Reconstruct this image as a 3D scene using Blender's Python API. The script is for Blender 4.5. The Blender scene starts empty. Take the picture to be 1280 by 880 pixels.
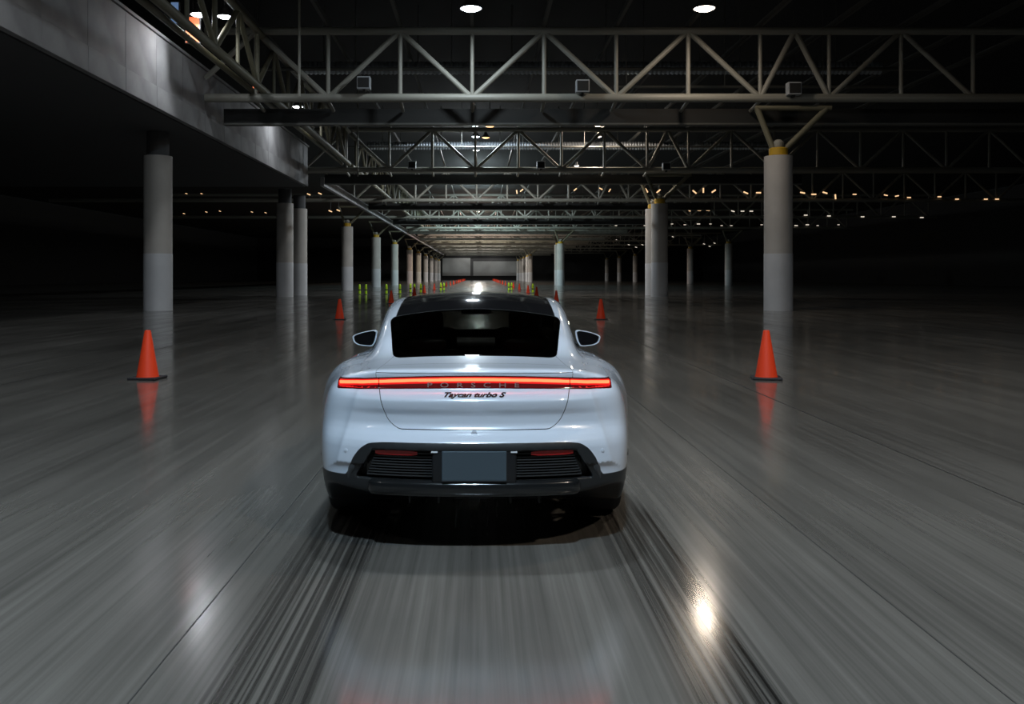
import bpy, bmesh, math, random
import numpy as np
from mathutils import Vector, Matrix, Quaternion

random.seed(7)
np.random.seed(7)
SC = bpy.context.scene
COL = SC.collection

# ----------------------------------------------------------------- camera
FPX = 1150.0                       # focal length in pixels of the 1280x880 frame
cam_d = bpy.data.cameras.new('camera')
cam = bpy.data.objects.new('camera', cam_d)
COL.objects.link(cam)
cam.location = (0, 0, 1.5)
cam.rotation_euler = (math.pi / 2, 0, 0)
cam_d.sensor_width = 36.0
cam_d.lens = FPX / 1280 * 36
cam_d.shift_x = 40 / 1280          # vanishing point at (600, 345)
cam_d.shift_y = -95 / 1280
cam_d.clip_end = 1000
cam_d.clip_start = 0.05
SC.camera = cam

# ----------------------------------------------------------------- world, exposure
w = bpy.data.worlds.new('night'); SC.world = w
w.use_nodes = True
w.node_tree.nodes['Background'].inputs[0].default_value = (0.8, 0.95, 1.0, 1)
w.node_tree.nodes['Background'].inputs[1].default_value = 0.0045
SC.view_settings.view_transform = 'Standard'
SC.view_settings.look = 'None'
SC.view_settings.gamma = 1.0
SC.view_settings.use_curve_mapping = False
SC.view_settings.exposure = 0.0

COOL = (0.80, 0.92, 1.0)
WARM = (1.0, 0.84, 0.68)
NEUT = (1.0, 0.97, 0.92)

# ----------------------------------------------------------------- materials
MATS = {}
def mat(name, col=(.5, .5, .5), rough=.5, metal=0., coat=0., emit=None, estr=0., spec=.5, noise=None):
    if name in MATS:
        return MATS[name]
    m = bpy.data.materials.new(name); m.use_nodes = True
    nt = m.node_tree; b = nt.nodes['Principled BSDF']
    b.inputs['Base Color'].default_value = (*col, 1)
    b.inputs['Roughness'].default_value = rough
    b.inputs['Metallic'].default_value = metal
    b.inputs['Coat Weight'].default_value = coat
    b.inputs['Coat Roughness'].default_value = .04
    b.inputs['Specular IOR Level'].default_value = spec
    if emit:
        b.inputs['Emission Color'].default_value = (*emit, 1)
        b.inputs['Emission Strength'].default_value = estr
    if noise:                                   # (scale, amount): slight wear in the colour
        tc = nt.nodes.new('ShaderNodeTexCoord')
        n = nt.nodes.new('ShaderNodeTexNoise'); n.inputs['Scale'].default_value = noise[0]
        n.inputs['Detail'].default_value = 6
        r = nt.nodes.new('ShaderNodeMapRange')
        r.inputs['From Min'].default_value = .3; r.inputs['From Max'].default_value = .7
        r.inputs['To Min'].default_value = 1 - noise[1]; r.inputs['To Max'].default_value = 1 + noise[1] * .5
        mx = nt.nodes.new('ShaderNodeMix'); mx.data_type = 'RGBA'; mx.blend_type = 'MULTIPLY'
        mx.inputs['Factor'].default_value = 1
        mx.inputs[6].default_value = (*col, 1)
        nt.links.new(tc.outputs['Object'], n.inputs['Vector'])
        nt.links.new(n.outputs['Fac'], r.inputs['Value'])
        nt.links.new(r.outputs['Result'], mx.inputs[7])
        nt.links.new(mx.outputs[2], b.inputs['Base Color'])
    MATS[name] = m
    return m

def glass_mat(name, tint, rough=.02):
    m = bpy.data.materials.new(name); m.use_nodes = True
    nt = m.node_tree
    for n in list(nt.nodes):
        nt.nodes.remove(n)
    out = nt.nodes.new('ShaderNodeOutputMaterial')
    mix = nt.nodes.new('ShaderNodeMixShader')
    lw = nt.nodes.new('ShaderNodeLayerWeight'); lw.inputs['Blend'].default_value = .5     # Schlick reflectance
    pw = nt.nodes.new('ShaderNodeMath'); pw.operation = 'POWER'; pw.inputs[1].default_value = 5
    fr = nt.nodes.new('ShaderNodeMath'); fr.operation = 'MULTIPLY_ADD'
    fr.inputs[1].default_value = .5; fr.inputs[2].default_value = .02
    nt.links.new(lw.outputs['Facing'], pw.inputs[0]); nt.links.new(pw.outputs[0], fr.inputs[0])
    tr = nt.nodes.new('ShaderNodeBsdfTransparent'); tr.inputs['Color'].default_value = (*tint, 1)
    gl = nt.nodes.new('ShaderNodeBsdfGlossy'); gl.inputs['Roughness'].default_value = rough
    nt.links.new(fr.outputs[0], mix.inputs[0])
    nt.links.new(tr.outputs[0], mix.inputs[1])
    nt.links.new(gl.outputs[0], mix.inputs[2])
    nt.links.new(mix.outputs[0], out.inputs['Surface'])
    MATS[name] = m
    return m

# ----------------------------------------------------------------- object helpers
def link(name, me, parent=None, loc=None, rot=None):
    o = bpy.data.objects.new(name, me)
    COL.objects.link(o)
    if parent is not None:
        o.parent = parent
    if loc is not None:
        o.location = loc
    if rot is not None:
        o.rotation_euler = rot
    return o

def empty(name, loc=(0, 0, 0), rz=0):
    o = link(name, None, None, loc, (0, 0, rz))
    o.empty_display_size = .3
    return o

def tag(o, label, cat, group=None, kind=None):
    o['label'] = label; o['category'] = cat
    if group: o['group'] = group
    if kind: o['kind'] = kind
    return o

def struct(o):
    o['kind'] = 'structure'
    return o

def pydata(name, verts, faces, material, smooth=False):
    me = bpy.data.meshes.new(name)
    me.from_pydata([tuple(map(float, v)) for v in verts], [], [tuple(map(int, f)) for f in faces])
    me.update()
    if smooth:
        me.polygons.foreach_set('use_smooth', [True] * len(me.polygons))
    if material is not None:
        for m in (material if isinstance(material, (list, tuple)) else [material]):
            me.materials.append(m)
    return me

def bm_mesh(name, bm, material, smooth=False):
    bmesh.ops.recalc_face_normals(bm, faces=bm.faces)
    me = bpy.data.meshes.new(name)
    bm.to_mesh(me); bm.free()
    if smooth:
        me.polygons.foreach_set('use_smooth', [True] * len(me.polygons))
    if material is not None:
        me.materials.append(material)
    return me

def add_box(bm, c, s, bevel=0., rot=None, seg=2):
    r = bmesh.ops.create_cube(bm, size=1.0)
    vs = r['verts']
    bmesh.ops.scale(bm, vec=s, verts=vs)
    if bevel > 0:
        es = list({e for v in vs for e in v.link_edges})
        rb = bmesh.ops.bevel(bm, geom=es, offset=bevel, segments=seg, affect='EDGES', profile=.5)
        vs = list({v for f in rb['faces'] for v in f.verts} | {v for v in vs if v.is_valid})
    if rot is not None:
        bmesh.ops.rotate(bm, cent=(0, 0, 0), matrix=rot, verts=vs)
    bmesh.ops.translate(bm, vec=c, verts=vs)
    return vs

def box_mesh(name, c, s, material, bevel=0., smooth=False):
    bm = bmesh.new(); add_box(bm, c, s, bevel)
    return bm_mesh(name, bm, material, smooth)

def lathe(name, prof, material, seg=32, axis='z', smooth=True, cap=True):
    vs, fs = [], []
    n = len(prof)
    for i in range(seg):
        a = 2 * math.pi * i / seg
        for r, h in prof:
            p = (r * math.cos(a), r * math.sin(a), h)
            if axis == 'x':
                p = (p[2], p[0], p[1])
            vs.append(p)
    for i in range(seg):
        j = (i + 1) % seg
        for k in range(n - 1):
            fs.append((i * n + k, j * n + k, j * n + k + 1, i * n + k + 1))
    if cap:
        fs.append([i * n for i in range(seg)][::-1])
        fs.append([i * n + n - 1 for i in range(seg)])
    me = pydata(name, vs, fs, material, smooth)
    bm = bmesh.new(); bm.from_mesh(me)
    bmesh.ops.recalc_face_normals(bm, faces=bm.faces)
    for e in bm.edges:
        if len(e.link_faces) == 2 and e.calc_face_angle(0) > .7:
            e.smooth = False
    bm.to_mesh(me); bm.free()
    return me

UNIT = {}
def unit_tube(material, sides=10):
    key = (material.name, sides)
    if key not in UNIT:
        UNIT[key] = lathe('tube_' + material.name, [(1, 0), (1, 1)], material, sides)
    return UNIT[key]

def member(name, p0, p1, r, material, parent=None, sides=10, ry=None):
    p0, p1 = Vector(p0), Vector(p1)
    d = p1 - p0
    o = link(name, unit_tube(material, sides), parent)
    o.location = p0
    o.rotation_mode = 'QUATERNION'
    o.rotation_quaternion = d.to_track_quat('Z', 'Y')
    o.scale = (r, ry or r, d.length)
    return o

def tubes_mesh(name, segs, material, sides=6):
    """many tubes in one mesh: segs of (p0, p1, r)"""
    vs, fs = [], []
    for p0, p1, r in segs:
        p0, p1 = Vector(p0), Vector(p1)
        q = (p1 - p0).to_track_quat('Z', 'Y')
        b = len(vs)
        for p in (p0, p1):
            for i in range(sides):
                a = 2 * math.pi * i / sides
                vs.append(p + q @ Vector((r * math.cos(a), r * math.sin(a), 0)))
        for i in range(sides):
            j = (i + 1) % sides
            fs.append((b + i, b + j, b + sides + j, b + sides + i))
        fs.append([b + i for i in range(sides)][::-1]); fs.append([b + sides + i for i in range(sides)])
    return pydata(name, vs, fs, material, False)

ORD = ['nearest', 'second', 'third', 'fourth', 'fifth', 'sixth', 'seventh', 'eighth', 'ninth', 'tenth', 'eleventh',
       'twelfth', 'thirteenth', 'fourteenth', 'fifteenth', 'sixteenth', 'seventeenth', 'eighteenth', 'nineteenth', 'twentieth']

# ================================================================= FLOOR
def floor_material():
    m = bpy.data.materials.new('polished_concrete'); m.use_nodes = True
    nt = m.node_tree; N = nt.nodes.new; L = nt.links.new
    b = nt.nodes['Principled BSDF']
    geo = N('ShaderNodeNewGeometry')
    def streak(sx, sy, scale, detail=4):
        mp = N('ShaderNodeMapping'); mp.inputs['Scale'].default_value = (sx, sy, 1)
        L(geo.outputs['Position'], mp.inputs['Vector'])
        n = N('ShaderNodeTexNoise'); n.inputs['Scale'].default_value = scale
        n.inputs['Detail'].default_value = detail; n.inputs['Roughness'].default_value = .6
        L(mp.outputs['Vector'], n.inputs['Vector'])
        return n.outputs['Fac']
    def rng(v, a, b_, c, d):
        r = N('ShaderNodeMapRange'); r.inputs['From Min'].default_value = a; r.inputs['From Max'].default_value = b_
        r.inputs['To Min'].default_value = c; r.inputs['To Max'].default_value = d
        L(v, r.inputs['Value']); return r.outputs['Result']
    def mul(a, b_):
        x = N('ShaderNodeMath'); x.operation = 'MULTIPLY'
        if isinstance(a, float): x.inputs[0].default_value = a
        else: L(a, x.inputs[0])
        if isinstance(b_, float): x.inputs[1].default_value = b_
        else: L(b_, x.inputs[1])
        return x.outputs[0]
    fine = rng(streak(1, .012, 26, 5), .28, .72, .74, 1.22)       # fine streaks along the hall, motion blur put into the colour
    mid = rng(streak(1, .03, 3.0, 4), .3, .7, .78, 1.2)
    cloud = rng(streak(.25, .12, 1.2, 6), .3, .7, .7, 1.25)       # blotches in the slab
    v = mul(mul(fine, mid), cloud)
    # tyre marks in two bands behind the car
    sep = N('ShaderNodeSeparateXYZ'); L(geo.outputs['Position'], sep.inputs[0])
    def band(c, hw):
        s = N('ShaderNodeMath'); s.operation = 'SUBTRACT'; L(sep.outputs['X'], s.inputs[0]); s.inputs[1].default_value = c
        a = N('ShaderNodeMath'); a.operation = 'ABSOLUTE'; L(s.outputs[0], a.inputs[0])
        return rng(a.outputs[0], hw * .6, hw * 1.1, 1, 0)
    bands = N('ShaderNodeMath'); bands.operation = 'MAXIMUM'
    L(band(-.79, .26), bands.inputs[0]); L(band(.92, .22), bands.inputs[1])
    lines = rng(streak(1, .003, 42, 4), .36, .62, 1.0, 0.0)
    sx = N('ShaderNodeMath'); sx.operation = 'MULTIPLY'; L(sep.outputs['X'], sx.inputs[0]); sx.inputs[1].default_value = 118.0
    wob = N('ShaderNodeMath'); wob.operation = 'MULTIPLY_ADD'; L(streak(1, .01, 6, 2), wob.inputs[0]); wob.inputs[1].default_value = 9.0
    L(sx.outputs[0], wob.inputs[2])
    sn = N('ShaderNodeMath'); sn.operation = 'SINE'; L(wob.outputs[0], sn.inputs[0])
    tread = rng(sn.outputs[0], -.1, .9, 0, .75)
    both = N('ShaderNodeMath'); both.operation = 'MAXIMUM'; L(lines, both.inputs[0]); L(tread, both.inputs[1])
    lines = both.outputs[0]
    ylim = rng(sep.outputs['Y'], 5.8, 6.4, 1, 0)
    rub = mul(mul(mul(bands.outputs[0], lines), ylim), .9)
    inv = N('ShaderNodeMath'); inv.operation = 'SUBTRACT'; inv.inputs[0].default_value = 1.0; L(rub, inv.inputs[1])
    v = mul(v, inv.outputs[0])
    mx = N('ShaderNodeMix'); mx.data_type = 'RGBA'; mx.blend_type = 'MULTIPLY'; mx.inputs['Factor'].default_value = 1
    mx.inputs[6].default_value = (FLOORC[0], FLOORC[1], FLOORC[2], 1)
    L(v, mx.inputs[7]); L(mx.outputs[2], b.inputs['Base Color'])
    rr = N('ShaderNodeMath'); rr.operation = 'ADD'
    L(rng(streak(.6, .1, 2.2, 5), .3, .7, .09, .20), rr.inputs[0])
    L(rng(streak(1, .01, 14, 3), .3, .7, -.03, .04), rr.inputs[1])
    L(rr.outputs[0], b.inputs['Roughness'])
    b.inputs['Specular IOR Level'].default_value = .5
    bp = N('ShaderNodeBump'); bp.inputs['Strength'].default_value = .03; bp.inputs['Distance'].default_value = .004
    L(streak(1, .05, 9, 4), bp.inputs['Height']); L(bp.outputs[0], b.inputs['Normal'])
    return m
FLOORC = (.140, .133, .122)
M_floor = floor_material()
M_joint = mat('joint_filler', (.025, .025, .025), .6)
fl = struct(link('floor', pydata('floor', [(-80, -45, 0), (80, -45, 0), (80, 345, 0), (-80, 345, 0)], [(0, 1, 2, 3)], M_floor)))
for X in (3.57, 1.88, -1.235, -6.6):
    j = link('floor_joint', box_mesh('floor_joint', (X, 150, 0.0004), (.006 if abs(X) < 3 else .018, 380, .0016), M_joint), fl)
for Y in (38.5, 58, 80):
    j = link('floor_joint', box_mesh('floor_joint', (0, Y, 0.0005), (90, .03, .0016), M_joint), fl)

# ================================================================= HALL SHELL
M_roof = mat('dark_roof_deck', (.022, .022, .023), .9)
M_steel = mat('painted_truss_steel', (.38, .37, .32), .45, noise=(1.5, .25))
M_olive = mat('olive_truss_steel', (.20, .185, .125), .5, noise=(1.5, .25))
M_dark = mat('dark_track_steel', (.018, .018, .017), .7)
M_rail = mat('galvanised_rail', (.16, .16, .145), .45, .2)
M_conc = mat('fascia_concrete', (.34, .335, .34), .75, noise=(.7, .3))
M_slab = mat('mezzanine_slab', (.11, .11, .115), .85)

cei = struct(link('ceiling', box_mesh('ceiling', (0, 150, 15.2), (160, 400, .3), M_roof)))
PITCH = 3.13
X0 = -0.34
for i in range(-4, 9):
    x = X0 + i * PITCH
    link('roof_purlin', box_mesh('roof_purlin', (x, 150, 12.42), (.14, 380, .22), mat('purlin_steel', (.07, .068, .06), .6)), cei)

# far wall with white panels over a dark base
M_white = mat('white_wall_panel', (.70, .72, .72), .6, noise=(.3, .12))
M_base = mat('dark_wall_base', (.03, .03, .032), .7)
M_grey = mat('grey_wall', (.16, .16, .165), .8)
YW = 330
M_side = mat('dark_side_wall', (.05, .052, .055), .9)
struct(link('wall_left', box_mesh('wall_left', (-80.2, 150, 7.5), (.4, 400, 15), M_side)))
struct(link('wall_right', box_mesh('wall_right', (80.2, 150, 7.5), (.4, 400, 15), M_side)))
wb = struct(link('wall_back', box_mesh('wall_back', (0, YW + .5, 7.5), (160, .6, 15), M_base)))
link('wall_panel', box_mesh('wall_panel', (-8.45, YW, 4.75), (10.0, .25, 6.3), M_white), wb)
link('wall_panel', box_mesh('wall_panel', (5.4, YW, 4.2), (15.6, .25, 5.2), M_white), wb)
link('wall_strip', box_mesh('wall_strip', (-2.9, YW + .05, 4.6), (1.1, .2, 6.2), M_grey), wb)
link('wall_strip', box_mesh('wall_strip', (5.4, YW + .05, 7.35), (15.6, .2, 1.0), M_grey), wb)

# ================================================================= MEZZANINE ON THE LEFT
mz = tag(empty('mezzanine', (-12, 0, 0)), 'concrete mezzanine with panelled fascia running along the left side', 'mezzanine')
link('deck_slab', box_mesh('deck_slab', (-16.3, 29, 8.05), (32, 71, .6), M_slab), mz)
lowp = box_mesh('fascia_low', (0, 0, 0), (.22, 2.985, .80), M_conc, .012)
upp = box_mesh('fascia_up', (0, 0, 0), (.20, 2.985, 1.92), M_conc, .012)
for k in range(17):
    y = 64.2 - 1.5 - k * 3.0
    link('fascia_panel', lowp, mz, (-.11, y, 8.16))
    link('fascia_panel', upp, mz, (-.12, y, 9.52))
link('coping', box_mesh('coping', (-.12, 38.8, 10.56), (.34, 51.2, .12), M_conc, .02), mz)
# edge beam carrying on past the mezzanine
eb = link('edge_beam', box_mesh('edge_beam', (0, 118, 0), (.3, 232, .68), M_conc, .02), None, (-12, 68, 8.68))
eb.data.transform(Matrix.Translation((0, 0, 0)))
tag(eb, 'long pale edge beam above the left columns beyond the mezzanine', 'beam')

# ================================================================= COLUMNS
M_colU = mat('column_paint_upper', (.56, .52, .48), .6, noise=(.8, .12))
M_colL = mat('column_paint_lower', (.70, .70, .72), .5, noise=(.8, .10))
M_yel = mat('yellow_collar', (.60, .36, .02), .5)
ME_low = lathe('column_low', [(.61, 0), (.61, 2.47)], M_colL, 40)
ME_up = lathe('column_up', [(.60, 2.47), (.60, 6.7)], M_colU, 40)
ME_band = lathe('column_band', [(.615, 2.45), (.615, 2.49)], M_colU, 40)
ME_cap = lathe('collar', [(.36, 6.7), (.40, 6.74), (.40, 7.02), (.36, 7.06)], M_yel, 32)
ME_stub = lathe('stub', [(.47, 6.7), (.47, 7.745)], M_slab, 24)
ME_bear = lathe('bearing', [(.2, 7.06), (.24, 7.12), (.24, 7.3), (.12, 7.42)], M_steel, 16)
def column(x, y, label, style, sides=0):
    c = tag(empty('concrete_column', (x, y, 0)), label, 'column', 'round concrete columns of the hall')
    link('lower_shaft', ME_low, c); link('upper_shaft', ME_up, c)
    if style == 'stub':
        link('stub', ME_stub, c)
    else:
        link('collar', ME_cap, c)
        link('bearing', ME_bear, c)
        member('brace', (-.22, 0, 7.0), (-.92, 0, 8.78), .13, M_olive, c)
        member('brace', (.28, 0, 7.0), (2.1, 0, 8.78), .13, M_olive, c)
        member('brace_tie', (-1.0, 0, 8.8), (2.3, 0, 8.8), .11, M_olive, c)
left_y = [40, 66, 71.3, 97, 124, 151, 183, 209, 237, 264, 290, 312]
for i, y in enumerate(left_y):
    if i == 1: lab = 'pale concrete column near mezzanine end, first of a close pair on left'
    elif i == 2: lab = 'pale concrete column near mezzanine end, rear one of a close pair'
    elif i == 0: lab = 'big round concrete column under the mezzanine, leftmost in the photo'
    else: lab = 'round concrete column in the left row, %s from the camera' % ORD[i]
    column(-14.0, y, lab, 'stub' if i < 3 else 'vee')
right_y = [40, 66.5, 71.5, 148, 153, 237, 250, 271, 290, 312]
for i, y in enumerate(right_y):
    if i == 0: lab = 'big round concrete column with yellow collar, nearest on the right'
    elif i == 1: lab = 'round concrete column with yellow collar, second in the right row'
    elif i == 2: lab = 'concrete column half hidden behind the second column of right row'
    else: lab = 'round concrete column in the right row, %s from the camera' % ORD[i]
    column(13.45 if i == 2 else 12.97, y, lab, 'vee')
for i, y in enumerate([148, 175, 202, 237, 264, 290]):
    column(40, y, 'dim concrete column deep in the dark right aisle, %s of its row' % ORD[i], 'vee')

# ================================================================= ROOF TRUSSES
ZB, ZT = 9.24, 12.15
def truss_plan(xl, xr):
    """members of one truss as (name, p0, p1, r) in truss coordinates (x, z), y = 0"""
    out = [('bottom_chord', (xl, 0, ZB), (xr, 0, ZB), .19), ('top_chord', (xl, 0, ZT), (xr, 0, ZT), .17)]
    xb = X0 - 2 * 2 * PITCH          # bottom nodes every 2 pitches; V from each to the top nodes beside it
    nodes = []
    i = 0
    while True:
        x = xb + i * 2 * PITCH
        if x > 12.5: break
        nodes.append(x); i += 1
    segs = []
    for x in nodes:
        segs.append(('web_vertical', (x, 0, ZB), (x, 0, ZT), .09))
        segs.append(('web_diagonal', (x, 0, ZB), (x + PITCH, 0, ZT), .12))
        segs.append(('web_diagonal', (x, 0, ZB), (x - PITCH, 0, ZT), .12))
        segs.append(('web_vertical', (x + PITCH, 0, ZB), (x + PITCH, 0, ZT), .10))
    last = nodes[-1]                  # over the right column the panels close up
    segs = [s for s in segs if not (s[1][0] == last and s[2][0] > last)]
    segs = [s for s in segs if abs(s[1][0] - last - PITCH) > .01]
    segs.append(('web_diagonal', (last, 0, ZB), (last + 1.5, 0, ZT), .12))
    x = last + 3.0
    segs.append(('web_diagonal', (x, 0, ZB), (last + 1.5, 0, ZT), .12))
    segs.append(('web_vertical', (x, 0, ZB), (x, 0, ZT), .09))
    while x + 2 * PITCH < xr:
        segs.append(('web_diagonal', (x, 0, ZB), (x + PITCH, 0, ZT), .11))
        segs.append(('web_vertical', (x + PITCH, 0, ZB), (x + PITCH, 0, ZT), .09))
        x += 2 * PITCH
        segs.append(('web_diagonal', (x, 0, ZB), (x - PITCH, 0, ZT), .11))
        segs.append(('web_vertical', (x, 0, ZB), (x, 0, ZT), .09))
    kick = [('lower_strut', (xx, 0, ZB - .12), (xx, 1.45, ZB - .30), .08) for xx in
            [xb + k * PITCH for k in range(0, 9)]]
    ok = lambda s: xl - .01 <= min(s[1][0], s[2][0]) and max(s[1][0], s[2][0]) <= xr + .01
    def clip(s):
        n, a, b, r = s
        if a[0] < xl and b[0] < xl or a[0] > xr and b[0] > xr: return None
        for (p, q) in ((a, b), (b, a)):
            if p[0] < xl:
                t = (xl - p[0]) / (q[0] - p[0]); np_ = tuple(p[k] + (q[k] - p[k]) * t for k in range(3))
                if p is a: a = np_
                else: b = np_
        return (n, a, b, r)
    return out + [c for c in map(clip, segs) if c] + [k for k in kick if ok(k)]

truss_y = [40, 67, 94, 121, 148, 175, 202, 229, 256, 283, 310]
for i, y in enumerate(truss_y):
    xl = -11.95 if y < 65 else (-11.85 if y > 68 else -13.0)
    if i in (2, 3): xl = -44
    xr = 27 if i == 0 else (60 if i in (2, 3, 4, 7) else 42)
    t = tag(empty('roof_truss', (0, y, 0)), 'pale steel roof truss across the hall, %s one from the camera' % ORD[i],
            'truss', 'steel roof trusses across the hall')
    plan = truss_plan(xl, xr)
    if i < 5:
        for n, a, b, r in plan:
            member(n, a, b, r, M_steel, t)
    else:
        chords = [p[1:] for p in plan if 'chord' in p[0]]
        web = [p[1:] for p in plan if 'chord' not in p[0]]
        for c in chords:
            member('chord', c[0], c[1], c[2], M_steel, t)
        link('web', tubes_mesh('web', web, M_steel), t)
    tb = tag(empty('partition_track', (0, y + 1.75, 0)), 'dark partition track beam hanging below the %s roof truss' % ORD[i], 'beam',
             'track beams below the trusses')
    xr2 = min(xr, 27 if i == 0 else 24); xl = max(xl, -11.8)
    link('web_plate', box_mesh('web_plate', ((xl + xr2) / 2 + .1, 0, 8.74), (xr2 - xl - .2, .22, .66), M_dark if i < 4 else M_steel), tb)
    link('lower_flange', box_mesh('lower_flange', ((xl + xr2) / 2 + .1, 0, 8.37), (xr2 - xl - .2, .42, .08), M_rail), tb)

# longitudinal truss on the left
XL = -9.45
lt = tag(empty('lengthwise_truss', (XL, 0, 0)), 'olive steel truss running lengthwise above the left side of the lane', 'truss')
for z, r in ((ZB + .36, .17), (ZT - .25, .15)):
    member('chord', (0, 12, z), (0, 66.4, z), r, M_olive, lt)
member('chord', (-.5, 12, ZB + .36), (-.5, 66.4, ZB + .36), .12, M_olive, lt)
y = 14.0
while y < 66:
    member('web_vertical', (0, y, ZB + .36), (0, y, ZT - .25), .10, M_olive, lt)
    if y + 3.13 < 66:
        member('web_diagonal', (0, y, ZB + .36), (0, y + 3.13, ZT - .25), .11, M_olive, lt)
        member('web_diagonal', (0, y + 6.26, ZB + .36), (0, y + 3.13, ZT - .25), .11, M_olive, lt)
        member('web_vertical', (0, y + 3.13, ZB + .36), (0, y + 3.13, ZT - .25), .08, M_olive, lt)
    y += 6.26
lt2 = tag(empty('lengthwise_truss', (XL, 0, 0)), 'distant lengthwise truss continuing above the far left columns', 'truss')
for z, r in ((ZB + .36, .17), (ZT - .25, .15)):
    member('chord', (0, 67.6, z), (0, 300, z), r, M_olive, lt2)
segs = []
y = 70.0
while y < 293:
    segs += [((0, y, ZB + .36), (0, y, ZT - .25), .1), ((0, y, ZB + .36), (0, y + 3.13, ZT - .25), .11), ((0, y + 6.26, ZB + .36), (0, y + 3.13, ZT - .25), .11)]
    y += 6.26
link('web', tubes_mesh('web', segs, M_olive), lt2)

# spiral duct and pipes behind the first trusses
M_duct = mat('galvanised_duct', (.55, .60, .66), .35, .6)
def spiral_duct(y, z, r, xl, xr, label):
    n = int((xr - xl) / .11)
    prof = []
    for k in range(n + 1):
        x = xl + (xr - xl) * k / n
        prof.append((r + (.035 if k % 2 else -.02), x))
    me = lathe('spiral_duct', prof, M_duct, 16, axis='x', smooth=False)
    d = tag(empty('spiral_duct', (0, y, z)), label, 'duct')
    link('duct_body', me, d)
    x = xl + 1.2
    while x < xr:
        member('hanger', (x, 0, r), (x, 0, 15.05 - z), .03, M_rail, d, 6); x += 4.7
spiral_duct(46, 11.9, .30, -9, 20, 'ribbed metal air duct behind the nearest roof truss')
spiral_duct(73.5, 11.9, .30, -9, 24, 'ribbed metal air duct behind the second roof truss')
def pipe_run(y, z, r, xl, xr, label):
    d = tag(empty('pipe', (xl, y, z)), label, 'pipe')
    member('pipe_run', (0, 0, 0), (xr - xl, 0, 0), r, M_rail, d)
    x = .6
    while x < xr - xl:
        member('hanger', (x, 0, 0), (x, 0, 15.05 - z), .02, M_rail, d, 6); x += 4.7
pipe_run(45.0, 11.62, .09, -11.4, 22, 'thin pipe just below the nearest ribbed air duct')
pipe_run(44.0, 10.55, .07, 6.4, 20, 'short run of thin pipe low behind the nearest truss at right')
pipe_run(70.5, 11.4, .07, -11.4, 24, 'thin pipe crossing behind the second roof truss')
for (x, y, z0, z1, lab) in ((-7.5, 38.2, 8.95, 15.06, 'thin hanging rod in front of the nearest truss at left'),
                            (-8.7, 65.5, 8.6, 15.06, 'thin hanging rod in front of the second truss at left')):
    tag(member('hanger_rod', (x, y, z0), (x, y, z1), .055, M_steel), lab, 'rod')

# boxes clamped on the trusses
M_boxc = mat('grey_box', (.42, .44, .46), .45)
def truss_box(x, y, z, label):
    b = tag(empty('loudspeaker_box', (x, y, z)), label, 'box', 'small boxes on the trusses')
    link('housing', box_mesh('housing', (0, 0, .27), (.58, .4, .54), M_boxc, .03), b)
    link('front_grille', box_mesh('front_grille', (0, -.21, .27), (.48, .03, .42), M_dark, .01), b)
    link('bracket', box_mesh('bracket', (0, .1, -.02), (.1, .3, .14), M_dark), b)
for i, (px, py, y, lab) in enumerate(((455, 112, 39.6, 'small grey box on the nearest truss, left of the car'),
                          (728, 116, 39.6, 'small grey box on the nearest truss, above the right cones'),
                          (992, 119, 39.6, 'small grey box on the nearest truss, above the right column'),
                          (515, 211, 66.6, 'small grey box on the second truss, left one'),
                          (676, 211, 66.6, 'small grey box on the second truss, middle one'),
                          (833, 213, 66.6, 'small grey box on the second truss, above the second right column'))):
    truss_box((px - 600) * y / FPX, y, 1.5 + (345 - py) * y / FPX, lab)

# ================================================================= LAMPS
M_lamp_h = mat('lamp_housing', (.10, .10, .105), .5)
def lens_mat(col, s):
    return mat('lamp_glow_%.2f_%.2f_%.2f_%g' % (*col, s), (.8, .8, .8), .4, emit=col, estr=s)
ME_hous = lathe('lamp_housing', [(.10, .62), (.16, .58), (.20, .36), (.42, .06), (.46, 0), (.43, 0), (.38, .05), (.1, .3)], M_lamp_h, 24, cap=False)
LENS = {}
def hall_lamp(x, y, z, col, power, label, glow=18, spread=180, size=.7, rod=True, scale=1.0, angle=None, group='high bay lamps under the roof'):
    l = tag(empty('ceiling_lamp', (x, y, z)), label, 'lamp', group)
    h = link('housing', ME_hous, l); h.scale = (scale,) * 3
    key = (col, glow)
    if key not in LENS:
        LENS[key] = lathe('lens', [(.02, -.10), (.25, -.07), (.40, .01)], lens_mat(col, glow), 24)
    e = link('lens', LENS[key], l); e.scale = (scale,) * 3
    if rod and z < 14.5:
        member('stem', (0, 0, .5 * scale), (0, 0, 15.05 - z), .03, M_lamp_h, l, 6)
    if power > 0:
        ld = bpy.data.lights.new('lamp_light', 'AREA' if angle is None else 'SPOT')
        ld.energy = power; ld.color = col
        if angle is None:
            ld.shape = 'DISK'; ld.size = size; ld.spread = math.radians(spread)
        else:
            ld.spot_size = math.radians(angle); ld.spot_blend = .5; ld.shadow_soft_size = .2
        lo = bpy.data.objects.new('lamp_light', ld); COL.objects.link(lo)
        lo.parent = l; lo.location = (0, 0, -.16)
    return l
ZL = 13.0
PW = {-3.5: (2500, 700, 90), 10: (900, 420, 60), 36.5: (300, 150, 0), 69.5: (1100, 700, 0)}
rows = [(-3.5, 'behind the camera'), (10, 'high over the car'), (36.5, 'in front of the nearest truss'), (69.5, 'above the second truss')]
for (y, where) in rows:
    for x, col, p, nm in ((-.36, (.64, .84, 1.0) if y < 0 else COOL, PW[y][0], 'cool white'), (8.9, WARM, PW[y][1], 'warm white'), (-9.9, NEUT, PW[y][2], 'neutral white')):
        if x < -5 and y > 30: continue
        hall_lamp(x, y, 12.1 if y == 36.5 else (ZL if y < 60 else 12.9), col, p, '%s high bay lamp hanging %s' % (nm, where))
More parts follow.
